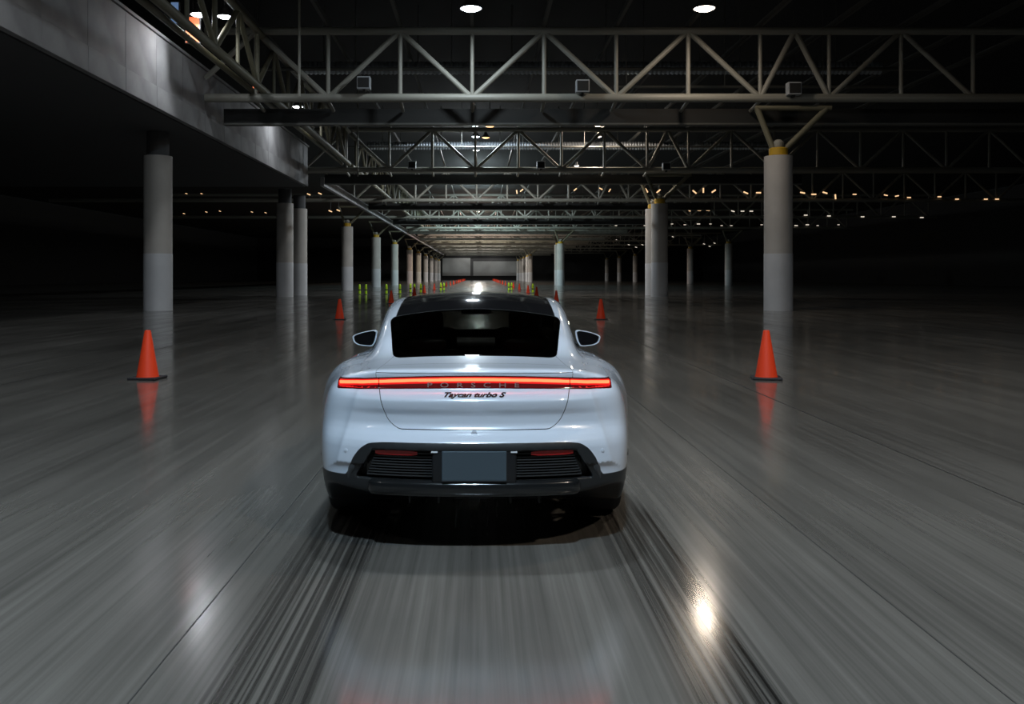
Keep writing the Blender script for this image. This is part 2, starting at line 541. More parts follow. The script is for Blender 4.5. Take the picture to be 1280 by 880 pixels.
# lamps beside the mezzanine
for y, lab in ((19.0, 'lamp beside the mezzanine fascia near the camera'), (34.0, 'bright lamp behind the lengthwise truss, nearer one at upper left'), (52.5, 'lamp beside the mezzanine fascia farther down the hall')):
    hall_lamp(-10.4, y, 11.15, (.9, .95, 1.0), 110, lab, size=.4, scale=.7)
hall_lamp(-10.1, 36.4, 11.75, (.9, .95, 1.0), 0, 'bright lamp behind the lengthwise truss, right twin at upper left', scale=.7)
# amber twins and far lamps
AMB = (1.0, .55, .2)
hall_lamp(.75, 70.2, 12.9, AMB, 0, 'amber lamp beside the cool lamp above the second truss', glow=2.5, scale=.8)
hall_lamp(-.36, 76, ZL, COOL, 0, 'cool lamp one row behind the second truss, left of amber', glow=10, scale=.8)
hall_lamp(.48, 76.5, ZL, AMB, 0, 'amber lamp one row behind the second truss', glow=2.5, scale=.8)
hall_lamp(9.75, 76, ZL, WARM, 0, 'warm lamp one row behind the second truss', glow=8, scale=.7)
hall_lamp(7.2, 68.6, 9.7, NEUT, 0, 'small white lamp low on the second truss at right', glow=6, scale=.45, rod=False)
UP, DOWN = .55, 1.1
FAR = [(85, (.9, .96, 1.0), 1500), (112, (.78, .95, 1.0), 2200), (139, (.72, .97, 1.0), 3000), (166, (1.0, .76, .66), 2800),
       (193, (1.0, .88, .68), 3000), (220, (1.0, .95, .88), 3000), (247, NEUT, 3000), (274, NEUT, 1800), (301, (.95, 1, .97), 1600)]
for i, (y, col, p) in enumerate(FAR):
    l = hall_lamp(-.36, y, 13.1, col, 0, 'far bay lamp over the lane, %s bay beyond the second truss' % ('first' if i == 0 else ORD[i]), glow=6, scale=.7)
    ld = bpy.data.lights.new('bay_light', 'POINT'); ld.energy = p * UP; ld.color = col; ld.shadow_soft_size = .35
    lo = bpy.data.objects.new('bay_light', ld); COL.objects.link(lo); lo.parent = l; lo.location = (0, 0, -.55)
    ld = bpy.data.lights.new('bay_down_light', 'AREA'); ld.shape = 'DISK'; ld.size = 1.0; ld.energy = p * DOWN; ld.color = col
    lo = bpy.data.objects.new('bay_down_light', ld); COL.objects.link(lo); lo.parent = l; lo.location = (0, 0, -.2)
# wall washer before the far wall
hall_lamp(-5, 326, 12.5, NEUT, 170, 'lamp in front of the white far wall, left', glow=4, scale=.7)
hall_lamp(5, 326, 12.5, NEUT, 170, 'lamp in front of the white far wall, right', glow=4, scale=.7)

# lit panels seen behind the lengthwise truss
M_or = mat('orange_lit_panel', (.5, .12, .05), .5, emit=(1.0, .22, .09), estr=1.1)
M_bl = mat('blue_lit_panel', (.2, .3, .5), .5, emit=(.25, .42, .75), estr=.35)
def lit_panel(x, y, z, w_, h_, m, label):
    p = tag(empty('lit_sign', (x, y, z)), label, 'sign')
    link('face', box_mesh('face', (0, -.04, 0), (w_, .03, h_), m, .01), p)
    link('casing', box_mesh('casing', (0, .03, 0), (w_ + .06, .12, h_ + .06), M_lamp_h, .01), p)
    member('hanger', (0, .03, h_ / 2), (0, .03, 15.05 - z), .02, M_lamp_h, p, 6)
lit_panel(-10.8, 34.6, 10.75, .5, .95, M_or, 'glowing orange panel hanging behind the lengthwise truss')
lit_panel(-11.6, 35.0, 11.5, .28, .8, M_bl, 'small dim blue panel left of the orange one')
lit_panel(-10.1, 41.5, 10.15, .28, .42, M_or, 'small glowing orange panel on the nearest truss, far left')

# added glowing bars that imitate lit members of the far trusses
M_glint_warm = mat('truss_glint_warm', (.8, .6, .4), .5, emit=(1.0, .62, .32), estr=1.2)
M_glint_pale = mat('truss_glint_pale', (.8, .8, .7), .5, emit=(1.0, .88, .72), estr=.8)
GLINTS = {}
for nm, m_ in (('warm', M_glint_warm), ('pale', M_glint_pale)):
    GLINTS[nm] = (box_mesh('tube_' + nm, (0, -.08, 0), (.62, .07, .17), m_, .02), box_mesh('casing_' + nm, (0, .04, 0), (.7, .12, .24), M_lamp_h, .02))
def truss_glint(px, py, depth, kind, tilt, sc, label):
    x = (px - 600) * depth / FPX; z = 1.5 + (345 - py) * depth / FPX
    e = empty('truss_glint', (x, depth, z))
    tag(e, label, 'work light', 'glow bars for lit members of the far trusses')
    for nm_, me_ in (('tube', GLINTS[kind][0]), ('casing', GLINTS[kind][1])):
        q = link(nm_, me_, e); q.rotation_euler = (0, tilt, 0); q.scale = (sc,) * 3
    member('bracket', (0, .07, 0), (0, .17, (9.3 if z < 11 else 12.15) - z), .03, M_lamp_h, e, 6)  # casing and bracket added only to carry the glow bar
def glint_row(items, where, depth):
    for k, (x, y, t, kind, sc) in enumerate(sorted(items)):
        truss_glint(x, y, depth, kind, t, sc, 'small %s glow bar for a lit truss member, %s from left %s' %
                   ('warm orange' if kind == 'warm' else 'pale', 'first' if k == 0 else ORD[k], where))
glint_row([(x, y, t, 'warm', .8 if x < 1050 else .62) for (x, y, t) in
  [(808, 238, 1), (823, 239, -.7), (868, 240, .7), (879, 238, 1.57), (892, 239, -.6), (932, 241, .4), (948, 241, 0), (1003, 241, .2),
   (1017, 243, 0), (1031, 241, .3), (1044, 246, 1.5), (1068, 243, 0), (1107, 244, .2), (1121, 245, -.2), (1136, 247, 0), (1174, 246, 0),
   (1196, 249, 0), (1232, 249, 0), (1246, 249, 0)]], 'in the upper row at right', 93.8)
glint_row([(x, y, t, 'warm' if x < 900 else 'pale', .75) for (x, y, t) in
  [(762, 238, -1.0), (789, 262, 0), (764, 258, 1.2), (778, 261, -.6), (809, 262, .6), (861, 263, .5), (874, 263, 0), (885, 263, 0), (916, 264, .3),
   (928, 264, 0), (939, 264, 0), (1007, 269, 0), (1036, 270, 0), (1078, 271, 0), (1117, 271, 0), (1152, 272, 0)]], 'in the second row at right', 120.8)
glint_row([(x, 280 + (x % 3), 0, 'pale', .85 if x % 2 else .6) for x in
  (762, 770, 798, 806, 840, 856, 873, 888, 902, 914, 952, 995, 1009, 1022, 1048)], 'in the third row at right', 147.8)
glint_row([(x, y, .3, 'pale', .8) for (x, y) in ((771, 300), (786, 306), (795, 309), (803, 306), (841, 296), (880, 305), (887, 308), (893, 304))],
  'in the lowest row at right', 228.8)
glint_row([(x, y, t, 'warm', .62) for (x, y, t) in ((646, 240, 1.4), (652, 238, -.7), (719, 237, -.7), (751, 236, .5))], 'on the third truss above the car', 93.8)
glint_row([(x, y, .3, 'warm', .45) for (x, y) in ((233, 242), (252, 242), (258, 265), (230, 267), (315, 265), (332, 266), (355, 267), (275, 264))],
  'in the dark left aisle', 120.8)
glint_row([(x, y, .4, 'warm', .6) for (x, y) in ((386, 243), (400, 242), (413, 264), (423, 263))], 'just past the mezzanine end', 93.8)

# ================================================================= CONES AND POSTS
M_cone = mat('cone_orange', (.85, .060, .016), .5, spec=.25)
M_rub = mat('cone_rubber_base', (.02, .02, .025), .6)
ME_cone = lathe('cone_body', [(.165, .03), (.155, .05), (.045, .70), (.038, .71), (.030, .70)], M_cone, 32)
bm = bmesh.new(); add_box(bm, (0, 0, .018), (.42, .42, .036), .012)
ME_cbase = bm_mesh('cone_base', bm, M_rub)
def cone(x, y, label, rz=0.):
    c = tag(empty('traffic_cone', (x, y, 0), rz), label, 'traffic cone', 'orange cones lining the lane')
    link('cone_body', ME_cone, c); link('rubber_base', ME_cbase, c)
cy = [13.4, 31.6, 50, 67.5, 79.5, 97, 114, 132, 150, 168, 186, 204, 222, 240, 258, 276, 294]
for i, y in enumerate(cy):
    cone(-4.82 + (.0 if i else -.02), y, 'orange traffic cone with black base, %s in the left line' % ORD[i], random.uniform(-.3, .3))
    cone(4.15 + (0 if i else .02), y, 'orange traffic cone with black base, %s in the right line' % ORD[i], random.uniform(-.3, .3))

M_lime = mat('lime_plastic', (.60, .95, .03), .4)
ME_post = lathe('post', [(.10, .05), (.10, .30), (.085, .33), (.085, .42), (.10, .45), (.09, .74), (.05, .82), (.03, .84)], M_lime, 20)
ME_pband = lathe('post_band', [(.095, .33), (.095, .42)], M_rub, 20)
ME_pbase = lathe('post_base', [(.22, 0), (.22, .03), (.12, .06)], M_rub, 20)
posts = [(449.5, 74), (457.5, 74), (483, 75), (500, 76), (513, 82), (518, 78), (526, 80), (551, 90), (555, 93), (636, 92), (639.5, 95), (666, 80)]
plab = ['leftmost lime post standing beyond the left columns', 'second lime post from the left, close to the leftmost',
        'lone lime post between the third and fourth left columns', 'lime post just left of the far left cones',
        'lime post in the left cluster, leftmost there', 'lime post in the left cluster, middle one', 'lime post in the left cluster, rightmost there',
        'left lime post of the pair above the car roof at left', 'right lime post of the pair above the car roof at left',
        'left lime post of the pair above the car roof at right', 'right lime post of the pair above the car roof at right',
        'lime post between orange cones right of the car roof']
for (px, y), lb in zip(posts, plab):
    p = tag(empty('lime_post', ((px - 600) * y / FPX, y, 0)), lb, 'post', 'lime delineator posts')
    link('post', ME_post, p); link('band', ME_pband, p); link('base', ME_pbase, p)

# ================================================================= THE CAR
def pch(xs, ys):
    xs = np.asarray(xs, float); ys = np.asarray(ys, float)
    h = np.diff(xs); d = np.diff(ys) / h
    m = np.zeros_like(xs)
    for i in range(1, len(xs) - 1):
        if d[i - 1] * d[i] > 0:
            w1 = 2 * h[i] + h[i - 1]; w2 = h[i] + 2 * h[i - 1]
            m[i] = (w1 + w2) / (w1 / d[i - 1] + w2 / d[i])
    m[0] = d[0]; m[-1] = d[-1]
    def f(x):
        x = np.clip(np.asarray(x, float), xs[0], xs[-1])
        i = np.clip(np.searchsorted(xs, x) - 1, 0, len(xs) - 2)
        t = (x - xs[i]) / h[i]
        t2 = t * t; t3 = t2 * t
        return (2 * t3 - 3 * t2 + 1) * ys[i] + (t3 - 2 * t2 + t) * h[i] * m[i] + (-2 * t3 + 3 * t2) * ys[i + 1] + (t3 - t2) * h[i] * m[i + 1]
    return f
def smax(a, b, k):
    h = np.maximum(k - np.abs(a - b), 0) / k
    return np.maximum(a, b) + h * h * k * .25
def smax3(a, b, k):
    h = np.maximum(k - np.abs(a - b), 0) / k
    return np.maximum(a, b) + h * h * h * k / 6
def smin(a, b, k):
    return -smax(-a, -b, k)

c_w = pch([-1.1, -.9, -.7, -.4, 0, .5, 1.2, 2.1, 2.9, 3.4, 3.9], [.80, .838, .872, .922, .984, .978, .948, .950, .968, .93, .78])
c_lean = pch([.1, .25, .40, .55, .70, .80, .90, 1.0, 1.2], [.06, .03, .008, 0, .010, .028, .06, .12, .4])
c_top = pch([-1.1, -.8, -.4, 0, .4, .9, 1.5, 2.2, 2.6, 3.0, 3.4, 3.7, 3.9], [.965, .982, 1.004, 1.022, 1.020, .990, .960, .960, .945, .90, .82, .72, .6])
c_rc = pch([.1, .2, .30, .42, .50, .57, .605, .635, .665, .70, .74, .785, .82, .85, .875, .892, .93, .97, 1.4],
           [-.86, -.93, -.985, -1.015, -1.025, -1.025, -1.016, -.990, -.955, -.938, -.940, -.958, -.964, -.944, -.912, -.902, -.905, -.912, -.912])
c_wg = pch([-1.0, -.45, 0, .5, 1.0, 1.8, 2.4, 3.0], [.585, .615, .665, .71, .745, .775, .76, .70])
c_rf = pch([-1.1, -.92, -.70, -.45, 0, .4, .8, 1.15, 1.45, 1.8, 2.2, 2.6, 2.95, 3.3], [.968, .974, .985, 1.015, 1.150, 1.256, 1.334, 1.370, 1.376, 1.352, 1.255, 1.09, .93, .75])
c_cc = pch([-1, 0, 1, 2, 3], [.012, .028, .040, .05, .06])
c_fr = pch([.1, .25, .45, .6, .75, 1.0], [3.74, 3.84, 3.87, 3.84, 3.74, 3.5])
c_rs = pch([.1, .2, .30, .42, .50, .57, .605, .635, .665, .70, .74, .785, .82, .85, .875, .892, .93, .97, 1.4],
           [-.86, -.93, -.985, -1.015, -1.020, -1.015, -1.003, -.985, -.966, -.953, -.948, -.945, -.938, -.926, -.910, -.902, -.905, -.912, -.912])
def rear_y(a, z):
    t = np.clip((a - .45) / .4, 0, 1); t = t * t * (3 - 2 * t)
    return c_rc(z) * (1 - t) + c_rs(z) * t + .17 * (a / .8) ** 2.5
ARCH = [(0.0, .365), (2.9, .365)]
def car_f(x, y, z):
    a = np.abs(x)
    rear = rear_y(a, z) - y
    side = a - (c_w(y) - c_lean(z))
    top = z - (c_top(y) - .055 * (a / .85) ** 3)
    front = y - (c_fr(z) - .28 * (a / .8) ** 2.4)
    u = np.clip((-.32 - y) / .5, 0, 1)
    bot = .15 + (.165 + .03 * np.clip((a - .55) / .2, 0, 1)) * u * u * (3 - 2 * u) - z
    Lw = smax3(smax(smax3(top, rear, .09), front, .12), side, .20)
    Lw = smax(Lw, bot, .03)
    gs = a - (c_wg(y) - .30 * (z - .98))
    rf = z - (c_rf(y) - c_cc(y) * (a / .55) ** 2)
    G = smax(smax(gs, rf, .08), rear, .014)
    G = np.maximum(G, .5 - z)
    B = smin(Lw, G, .07)
    for (yc, zc) in ARCH:
        rem = np.maximum(np.sqrt((y - yc) ** 2 + (z - zc) ** 2) - .39, .585 - a)
        B = smax(B, -rem, .012)
    # bumper recess for the grilles and the number plate
    lim = .64 - .09 * np.clip((z - .42) / .14, 0, 1)
    d2 = np.maximum(np.maximum(a - lim, z - .566), .405 - z)
    B = smax(B, -np.maximum(d2, y - (rear_y(a, z) + .065)), .01)
    return B
def car_grad(P, h=1e-3):
    g = np.zeros_like(P)
    for k in range(3):
        d = np.zeros(3); d[k] = h
        A = P + d; B = P - d
        g[:, k] = (car_f(A[:, 0], A[:, 1], A[:, 2]) - car_f(B[:, 0], B[:, 1], B[:, 2])) / (2 * h)
    return g

def surface_nets():
    xs = np.arange(-1.05 - .0075, 1.06, .015)
    ys = np.concatenate([np.arange(-1.12, .2, .0125), np.arange(.2, 3.96, .025)])
    zs = np.arange(.10, 1.43, .0125)
    F = car_f(xs[:, None, None], ys[None, :, None], zs[None, None, :])
    S = F < 0
    nx, ny, nz = F.shape
    cnt = np.zeros((nx - 1, ny - 1, nz - 1), np.int8)
    for i in (0, 1):
        for j in (0, 1):
            for k in (0, 1):
                cnt += S[i:nx - 1 + i, j:ny - 1 + j, k:nz - 1 + k]
    act = (cnt > 0) & (cnt < 8)
    idx = np.full(act.shape, -1, int)
    ci = np.argwhere(act)
    idx[act] = np.arange(len(ci))
    G = [xs, ys, zs]
    acc = np.zeros((len(ci), 3)); num = np.zeros(len(ci))
    corners = [(i, j, k) for i in (0, 1) for j in (0, 1) for k in (0, 1)]
    for a in corners:
        for ax in range(3):
            if a[ax] == 1: continue
            b = list(a); b[ax] = 1
            ia = ci + np.array(a); ib = ci + np.array(b)
            fa = F[ia[:, 0], ia[:, 1], ia[:, 2]]; fb = F[ib[:, 0], ib[:, 1], ib[:, 2]]
            cr = (fa < 0) != (fb < 0)
            t = np.where(cr, fa / np.where(fa == fb, 1, fa - fb), 0)
            pa = np.stack([G[d][ia[:, d]] for d in range(3)], 1); pb = np.stack([G[d][ib[:, d]] for d in range(3)], 1)
            acc += np.where(cr[:, None], pa + (pb - pa) * t[:, None], 0); num += cr
    V = acc / num[:, None]
    for it in range(4):
        f = car_f(V[:, 0], V[:, 1], V[:, 2]); g = car_grad(V)
        st = f[:, None] * g / np.maximum((g * g).sum(1), .05)[:, None]
        ln = np.linalg.norm(st, axis=1, keepdims=True)
        V = V - st * np.minimum(1, .008 / np.maximum(ln, 1e-9))
    faces = []
    for ax in range(3):
        sl0 = [slice(None)] * 3; sl1 = [slice(None)] * 3
        sl0[ax] = slice(0, -1); sl1[ax] = slice(1, None)
        A = S[tuple(sl0)]; B = S[tuple(sl1)]
        E = np.argwhere(A != B)
        u, v = (ax + 1) % 3, (ax + 2) % 3
        E = E[(E[:, u] > 0) & (E[:, v] > 0) & (E[:, u] < F.shape[u] - 1) & (E[:, v] < F.shape[v] - 1)]
        def cell(du, dv):
            q = E.copy(); q[:, u] += du; q[:, v] += dv
            return idx[q[:, 0], q[:, 1], q[:, 2]]
        Q = np.stack([cell(-1, -1), cell(0, -1), cell(0, 0), cell(-1, 0)], 1)
        inside_first = A[E[:, 0], E[:, 1], E[:, 2]]
        Q = np.where(inside_first[:, None], Q, Q[:, ::-1])
        faces.append(Q)
    Fq = np.concatenate(faces)
    Fq = Fq[(Fq >= 0).all(1)]
    return V, Fq

VV, FQ = surface_nets()
NN = car_grad(VV); NN /= np.maximum(np.linalg.norm(NN, axis=1, keepdims=True), 1e-9)
POOL = [tuple(f) for f in FQ.tolist()]

def split(faces, gf):
    """cut the faces along gf = 0; returns (gf < 0, gf > 0)"""
    global VV, NN
    g = gf(np.abs(VV[:, 0]), VV[:, 1], VV[:, 2])
    g = np.where(np.abs(g) < 2e-5, 2e-5, g)
    neg = g < 0
    A, B = [], []
    newp, newn, cache = [], [], {}
    base = len(VV)
    gl = g.tolist(); nl = neg.tolist()
    def cut(i, j):
        k = (i, j) if i < j else (j, i)
        if k not in cache:
            i, j = k
            t = gl[i] / (gl[i] - gl[j])
            cache[k] = base + len(newp)
            newp.append(VV[i] + (VV[j] - VV[i]) * t); newn.append(NN[i] + (NN[j] - NN[i]) * t)
        return cache[k]
    for f in faces:
        s = sum(nl[i] for i in f)
        if s == len(f): A.append(f)
        elif s == 0: B.append(f)
        else:
            pa, pb = [], []
            n = len(f)
            for k in range(n):
                i, j = f[k], f[(k + 1) % n]
                (pa if nl[i] else pb).append(i)
                if nl[i] != nl[j]:
                    c = cut(i, j); pa.append(c); pb.append(c)
            if len(pa) > 2: A.append(tuple(pa))
            if len(pb) > 2: B.append(tuple(pb))
    if newp:
        newn = np.array(newn); newn /= np.maximum(np.linalg.norm(newn, axis=1, keepdims=True), 1e-9)
        VV = np.vstack([VV, np.array(newp)]); NN = np.vstack([NN, newn])
    return A, B
def split_gap(faces, gf, gap):
    A, rest = split(faces, lambda a, y, z: gf(a, y, z) + gap)
    _, B = split(rest, lambda a, y, z: gf(a, y, z) - gap)
    return A, B

car = tag(empty('car', (-.031, 5.93, 0)), 'white sports sedan seen from behind with full-width red light bar', 'car')

M_paint = mat('white_car_paint', (.70, .77, .88), .22, 0., 1.0)
M_inner = mat('dark_cabin_lining', (.03, .03, .03), .8)
M_gloss = mat('gloss_black_trim', (.012, .013, .014), .16, 0., .6)
M_satin = mat('satin_black_plastic', (.022, .024, .026), .35)
M_rwin = glass_mat('tinted_rear_glass', (.27, .265, .25))
M_swin = glass_mat('tinted_side_glass', (.45, .46, .46))
M_wind = glass_mat('windscreen_glass', (.9, .92, .92))
M_lens = mat('dark_red_lens', (.10, .004, .006), .12, 0., 1.0, emit=(1, .01, .012), estr=.05)
M_core = mat('light_bar_core', (.3, .05, .03), .4, emit=(1.0, .060, .022), estr=7.)
M_halo = mat('light_bar_red', (.3, .01, .01), .4, emit=(1.0, .010, .008), estr=.8)

def shell(name, faces, material, parent=None, thick=.012, offset=0., inner=True, back=None):
    idx = sorted({i for f in faces for i in f})
    mp = {i: k for k, i in enumerate(idx)}
    P = VV[idx] + NN[idx] * offset; Nn = NN[idx]
    n = len(idx)
    fs = [tuple(mp[i] for i in f) for f in faces]
    nf = len(fs)
    verts = P.tolist(); norms = Nn.tolist()
    if inner:
        edges = {}
        for f in fs:
            for k in range(len(f)):
                edges[(f[k], f[(k + 1) % len(f)])] = 1
        verts += (P - Nn * thick).tolist(); norms += (-Nn).tolist()
        out = fs + [tuple(i + n for i in f[::-1]) for f in fs]
        for (i, j) in list(edges):
            if (j, i) not in edges:
                out.append((j, i, i + n, j + n))
    else:
        out = fs
    me = bpy.data.meshes.new(name)
    me.from_pydata(verts, [], out)
    me.update()
    me.materials.append(material)
    if inner:
        me.materials.append(back or material)
        mi = np.zeros(len(out), np.int32); mi[nf:] = 1
        me.polygons.foreach_set('material_index', mi)
    me.polygons.foreach_set('use_smooth', np.ones(len(out), bool))
    ln = np.zeros((len(me.loops), 3)); vi = np.zeros(len(me.loops), np.int32)
    me.loops.foreach_get('vertex_index', vi)
    ln = np.array(norms)[vi]
    me.normals_split_custom_set(ln.tolist())
    return link(name, me, parent if parent is not None else car)

# --- lens band
zt = lambda a: .957 - .035 * (a / .77) ** 2
zb = lambda a: .889 - .020 * (a / .77) ** 2
g_lens = lambda a, y, z: np.maximum(np.maximum(np.maximum(z - zt(a), zb(a) - z), a - .775), y + .35)
lens, body = split_gap(POOL, g_lens, .0015)
# --- wheel arches and the black lower bumper
def g_arch(a, y, z):
    d = np.minimum(np.hypot(y - ARCH[0][0], z - ARCH[0][1]), np.hypot(y - ARCH[1][0], z - ARCH[1][1]))
    return np.maximum(d - .398, .577 - a)
arch, body = split(body, g_arch)
c_blk = pch([0, .45, .56, .61, .655, .71, .80, .95, 1.2], [.610, .608, .600, .575, .522, .416, .416, .424, .424])
def g_blk(a, y, z):
    return np.where(y < -.25, z - c_blk(a), z - .235)
black, body = split(body, g_blk)
bump_black, sills = split(black, lambda a, y, z: y + .25)
# --- glass
def g_rw(a, y, z):
    hw = .485 + .12 * np.clip((y + .45) / .75, -.2, 1.3) * .75
    dx = a - hw; dy = .36 * np.maximum(-.455 - y, y - (.47 - .25 * a * a))
    r = .045
    q = np.hypot(np.maximum(dx + r, 0), np.maximum(dy + r, 0)) + np.minimum(np.maximum(dx + r, dy + r), 0) - r
    return np.maximum(q, .9 - z)
rwin, body = split_gap(body, g_rw, .002)
def g_roof(a, y, z):
    return np.maximum(np.maximum(a - (.545 - .01 * (y - .5)), np.maximum(.40 - .25 * a * a - y, y - (1.93 - .15 * a * a))), 1.1 - z)
roofp, body = split_gap(body, g_roof, .002)
def g_ws(a, y, z):
    return np.maximum(np.maximum(a - (.565 + .06 * (y - 2)), np.maximum(1.955 - .15 * a * a - y, y - 2.80 + .3 * a * a)), .93 - z)
wscr, body = split_gap(body, g_ws, .002)
def g_sw(a, y, z):
    top = c_rf(y) - .105
    return np.maximum(np.maximum(np.maximum(z - top, 1.005 - z), .5 - a), np.maximum(.28 - y, y - 2.55))
swin, body = split_gap(body, g_sw, .002)
# --- tailgate
c_tl = pch([.60, .665, .69, .735, .80, .87, .97, 1.1], [.44, .44, .45, .478, .502, .520, .545, .545])
def g_tg(a, y, z):
    dx = a - c_tl(z); dz = .670 - z
    r = .05
    q = np.hypot(np.maximum(dx + r, 0), np.maximum(dz + r, 0)) + np.minimum(np.maximum(dx + r, dz + r), 0) - r
    diag = y - np.where(a > .485, -.38 - 8.2 * (a - .485), -.38)
    return np.maximum(np.maximum(q, diag * .3), y + .0)
tgate, body = split_gap(body, g_tg, .0022)
spoil, tgate = split_gap(tgate, lambda a, y, z: np.maximum(.9685 - z + (y + .86) * 0, np.maximum(y + .70, -9)), .0016)
tgate_top, tgate_low = split(tgate, lambda a, y, z: -(z - .95))
tg_body = tgate
# --- doors
g_fd = lambda a, y, z: np.maximum(np.maximum(np.abs(y - 1.80) - .57, np.maximum(.27 - z, z - .995)), .55 - a)
g_rd = lambda a, y, z: np.maximum(np.maximum(np.maximum(np.abs(y - .81) - .415, np.maximum(.27 - z, z - .995)), .55 - a), .45 - np.hypot(y, z - .365))
fdoor, body = split_gap(body, g_fd, .0018)
rdoor, body = split_gap(body, g_rd, .0018)
shell('body_shell', body, M_paint, back=M_inner)
tg = shell('tailgate', tgate, M_paint, back=M_inner)
shell('spoiler', spoil, M_paint, tg, back=M_inner)
def halves(faces):
    L_, R_ = [], []
    for f in faces:
        (L_ if VV[f[0], 0] + VV[f[1], 0] + VV[f[2], 0] < 0 else R_).append(f)
    return L_, R_
for nm, fc, hy in (('front_door', fdoor, 1.40), ('rear_door', rdoor, .55)):
    for hf in halves(fc):
        d = shell(nm, hf, M_paint, back=M_inner)
        sgn = -1 if VV[hf[0][0], 0] < 0 else 1
        hx = float(c_w(hy) - c_lean(.86)) - .022
        link('door_handle', box_mesh('door_handle', (sgn * hx, hy, .84), (.03, .20, .025), M_paint, .010, True), d)
shell('lower_bumper', bump_black, M_satin, back=M_inner)
for hf in halves(sills):
    shell('sill', hf, M_satin, back=M_inner)
for hf in halves(arch):
    for fr in (True, False):
        q = [f for f in hf if (VV[f[0], 1] > 1.5) == fr]
        shell('wheel_arch', q, M_satin, back=M_inner)
shell('rear_window', rwin, M_rwin, thick=.004)['label'] = 'dark tinted rear window'
shell('roof_panel', roofp, mat('roof_glass', (.008, .008, .009), .08, spec=.25), back=M_inner)['label'] = 'gloss black roof panel'
shell('windscreen', wscr, M_wind, thick=.005)
for hf in halves(swin):
    shell('side_window', hf, M_swin, thick=.004)
# --- lamps
c_lens, o_lens = split_gap(lens, lambda a, y, z: a - .527, .003)
def lamp_unit(name, faces, lower_line):
    zc = lambda a: zt(a) - .021
    core, rest = split(faces, lambda a, y, z: np.maximum(np.abs(z - zc(a)) - .0085, a - .765))
    halo, rest = split(rest, lambda a, y, z: np.maximum(np.abs(z - (zc(a) - .002)) - .0165, a - .770))
    root = shell(name, rest, M_lens, thick=.006, back=M_inner)
    if lower_line:
        ll, rest2 = split(rest, lambda a, y, z: np.maximum(np.abs(z - (zb(a) + .009)) - .0032, a - .765))
        shell('lower_glow', ll, M_halo, root, thick=.003, offset=.001)
    shell('glow_core', core, M_core, root, thick=.004)
    shell('glow_edge', halo, M_halo, root, thick=.004)
    return root
lb = lamp_unit('light_bar', c_lens, False)
lb['label'] = 'red glowing light bar across the tailgate'
for hf in halves(o_lens):
    lamp_unit('tail_lamp', hf, True)['label'] = 'red glowing tail lamp at the corner'

def surf_y(x, z, y0=-1.3, y1=-.2):
    """first hit of the car's rear when looking forward along +y"""
    x = np.asarray(x, float); z = np.asarray(z, float)
    lo = np.full_like(x, y0); hi = np.full_like(x, y1)
    yy = np.linspace(y0, y1, 160)
    Fv = car_f(x[:, None], yy[None, :], z[:, None])
    first = np.argmax(Fv < 0, axis=1)
    hi = yy[first]; lo = yy[np.maximum(first - 1, 0)]
    for _ in range(14):
        m = (lo + hi) / 2; f = car_f(x, m, z)
        lo = np.where(f < 0, lo, m); hi = np.where(f < 0, m, hi)
    return hi

# --- lettering
def text_mesh(body_, size, xs, shear, material, x0, z0, width, depth=.004, spacing=1.0, bold=0.):
    cu = bpy.data.curves.new('txt', 'FONT'); cu.body = body_; cu.size = size; cu.shear = shear
    cu.space_character = spacing; cu.align_x = 'CENTER'; cu.resolution_u = 3; cu.offset = bold
    ob = bpy.data.objects.new('txt', cu); COL.objects.link(ob)
    dg = bpy.context.evaluated_depsgraph_get()
    me0 = bpy.data.meshes.new_from_object(ob.evaluated_get(dg))
    bpy.data.objects.remove(ob)
    bm = bmesh.new(); bm.from_mesh(me0)
    bmesh.ops.triangulate(bm, faces=bm.faces)
    co = np.array([v.co[:] for v in bm.verts])
    s = width / (co[:, 0].max() - co[:, 0].min())
    cx = (co[:, 0].max() + co[:, 0].min()) / 2
    X = (co[:, 0] - cx) * s + x0; Z = co[:, 1] * xs + z0
    Y = surf_y(X, Z) - .0015
    for v, a, b, c in zip(bm.verts, X, Y, Z):
        v.co = (a, b, c)
    r = bmesh.ops.extrude_face_region(bm, geom=list(bm.faces))
    nv = [g for g in r['geom'] if isinstance(g, bmesh.types.BMVert)]
    bmesh.ops.translate(bm, vec=(0, -depth, 0), verts=nv)
    return bm_mesh('lettering', bm, material)
M_letter = mat('silver_letters', (.38, .28, .28), .4, .2)
M_script = mat('black_script', (.008, .008, .010), .3)
link('lettering', text_mesh('PORSCHE', .046, .82, 0, M_letter, -.005, .8935, .50, .005, 2.3), lb)['label'] = 'spaced silver capital letters on the light bar'
link('script_badge', text_mesh('Taycan turbo S',   .046, .66, .45, M_script, .005, .848, .335, .004, 1.0, .0014), tg)['label'] = 'black slanted script badge'

# --- rear bumper furniture
def strip_mesh(name, x0, x1, zlo, zhi, off, depth, material, n=12, taper=None):
    """a bar that follows the bumper's plan curve; off = distance behind the outer skin line"""
    vs, fs = [], []
    for i in range(n + 1):
        x = x0 + (x1 - x0) * i / n
        zl, zh = (zlo, zhi) if taper is None else taper(i / n, zlo, zhi)
        for (dz, dy) in ((zl, 0), (zh, 0), (zh, depth), (zl, depth)):
            yy = float(c_rc(.5) + .17 * (abs(x) / .8) ** 2.5) + off + dy
            vs.append((x, yy, dz))
    for i in range(n):
        for k in range(4):
            a = i * 4 + k; b = i * 4 + (k + 1) % 4
            fs.append((a, b, b + 4, a + 4))
    fs.append((3, 2, 1, 0)); fs.append(tuple(4 * n + k for k in range(4)))
    me = pydata(name, vs, fs, material)
    bm = bmesh.new(); bm.from_mesh(me); bmesh.ops.recalc_face_normals(bm, faces=bm.faces); bm.to_mesh(me); bm.free()
    return me
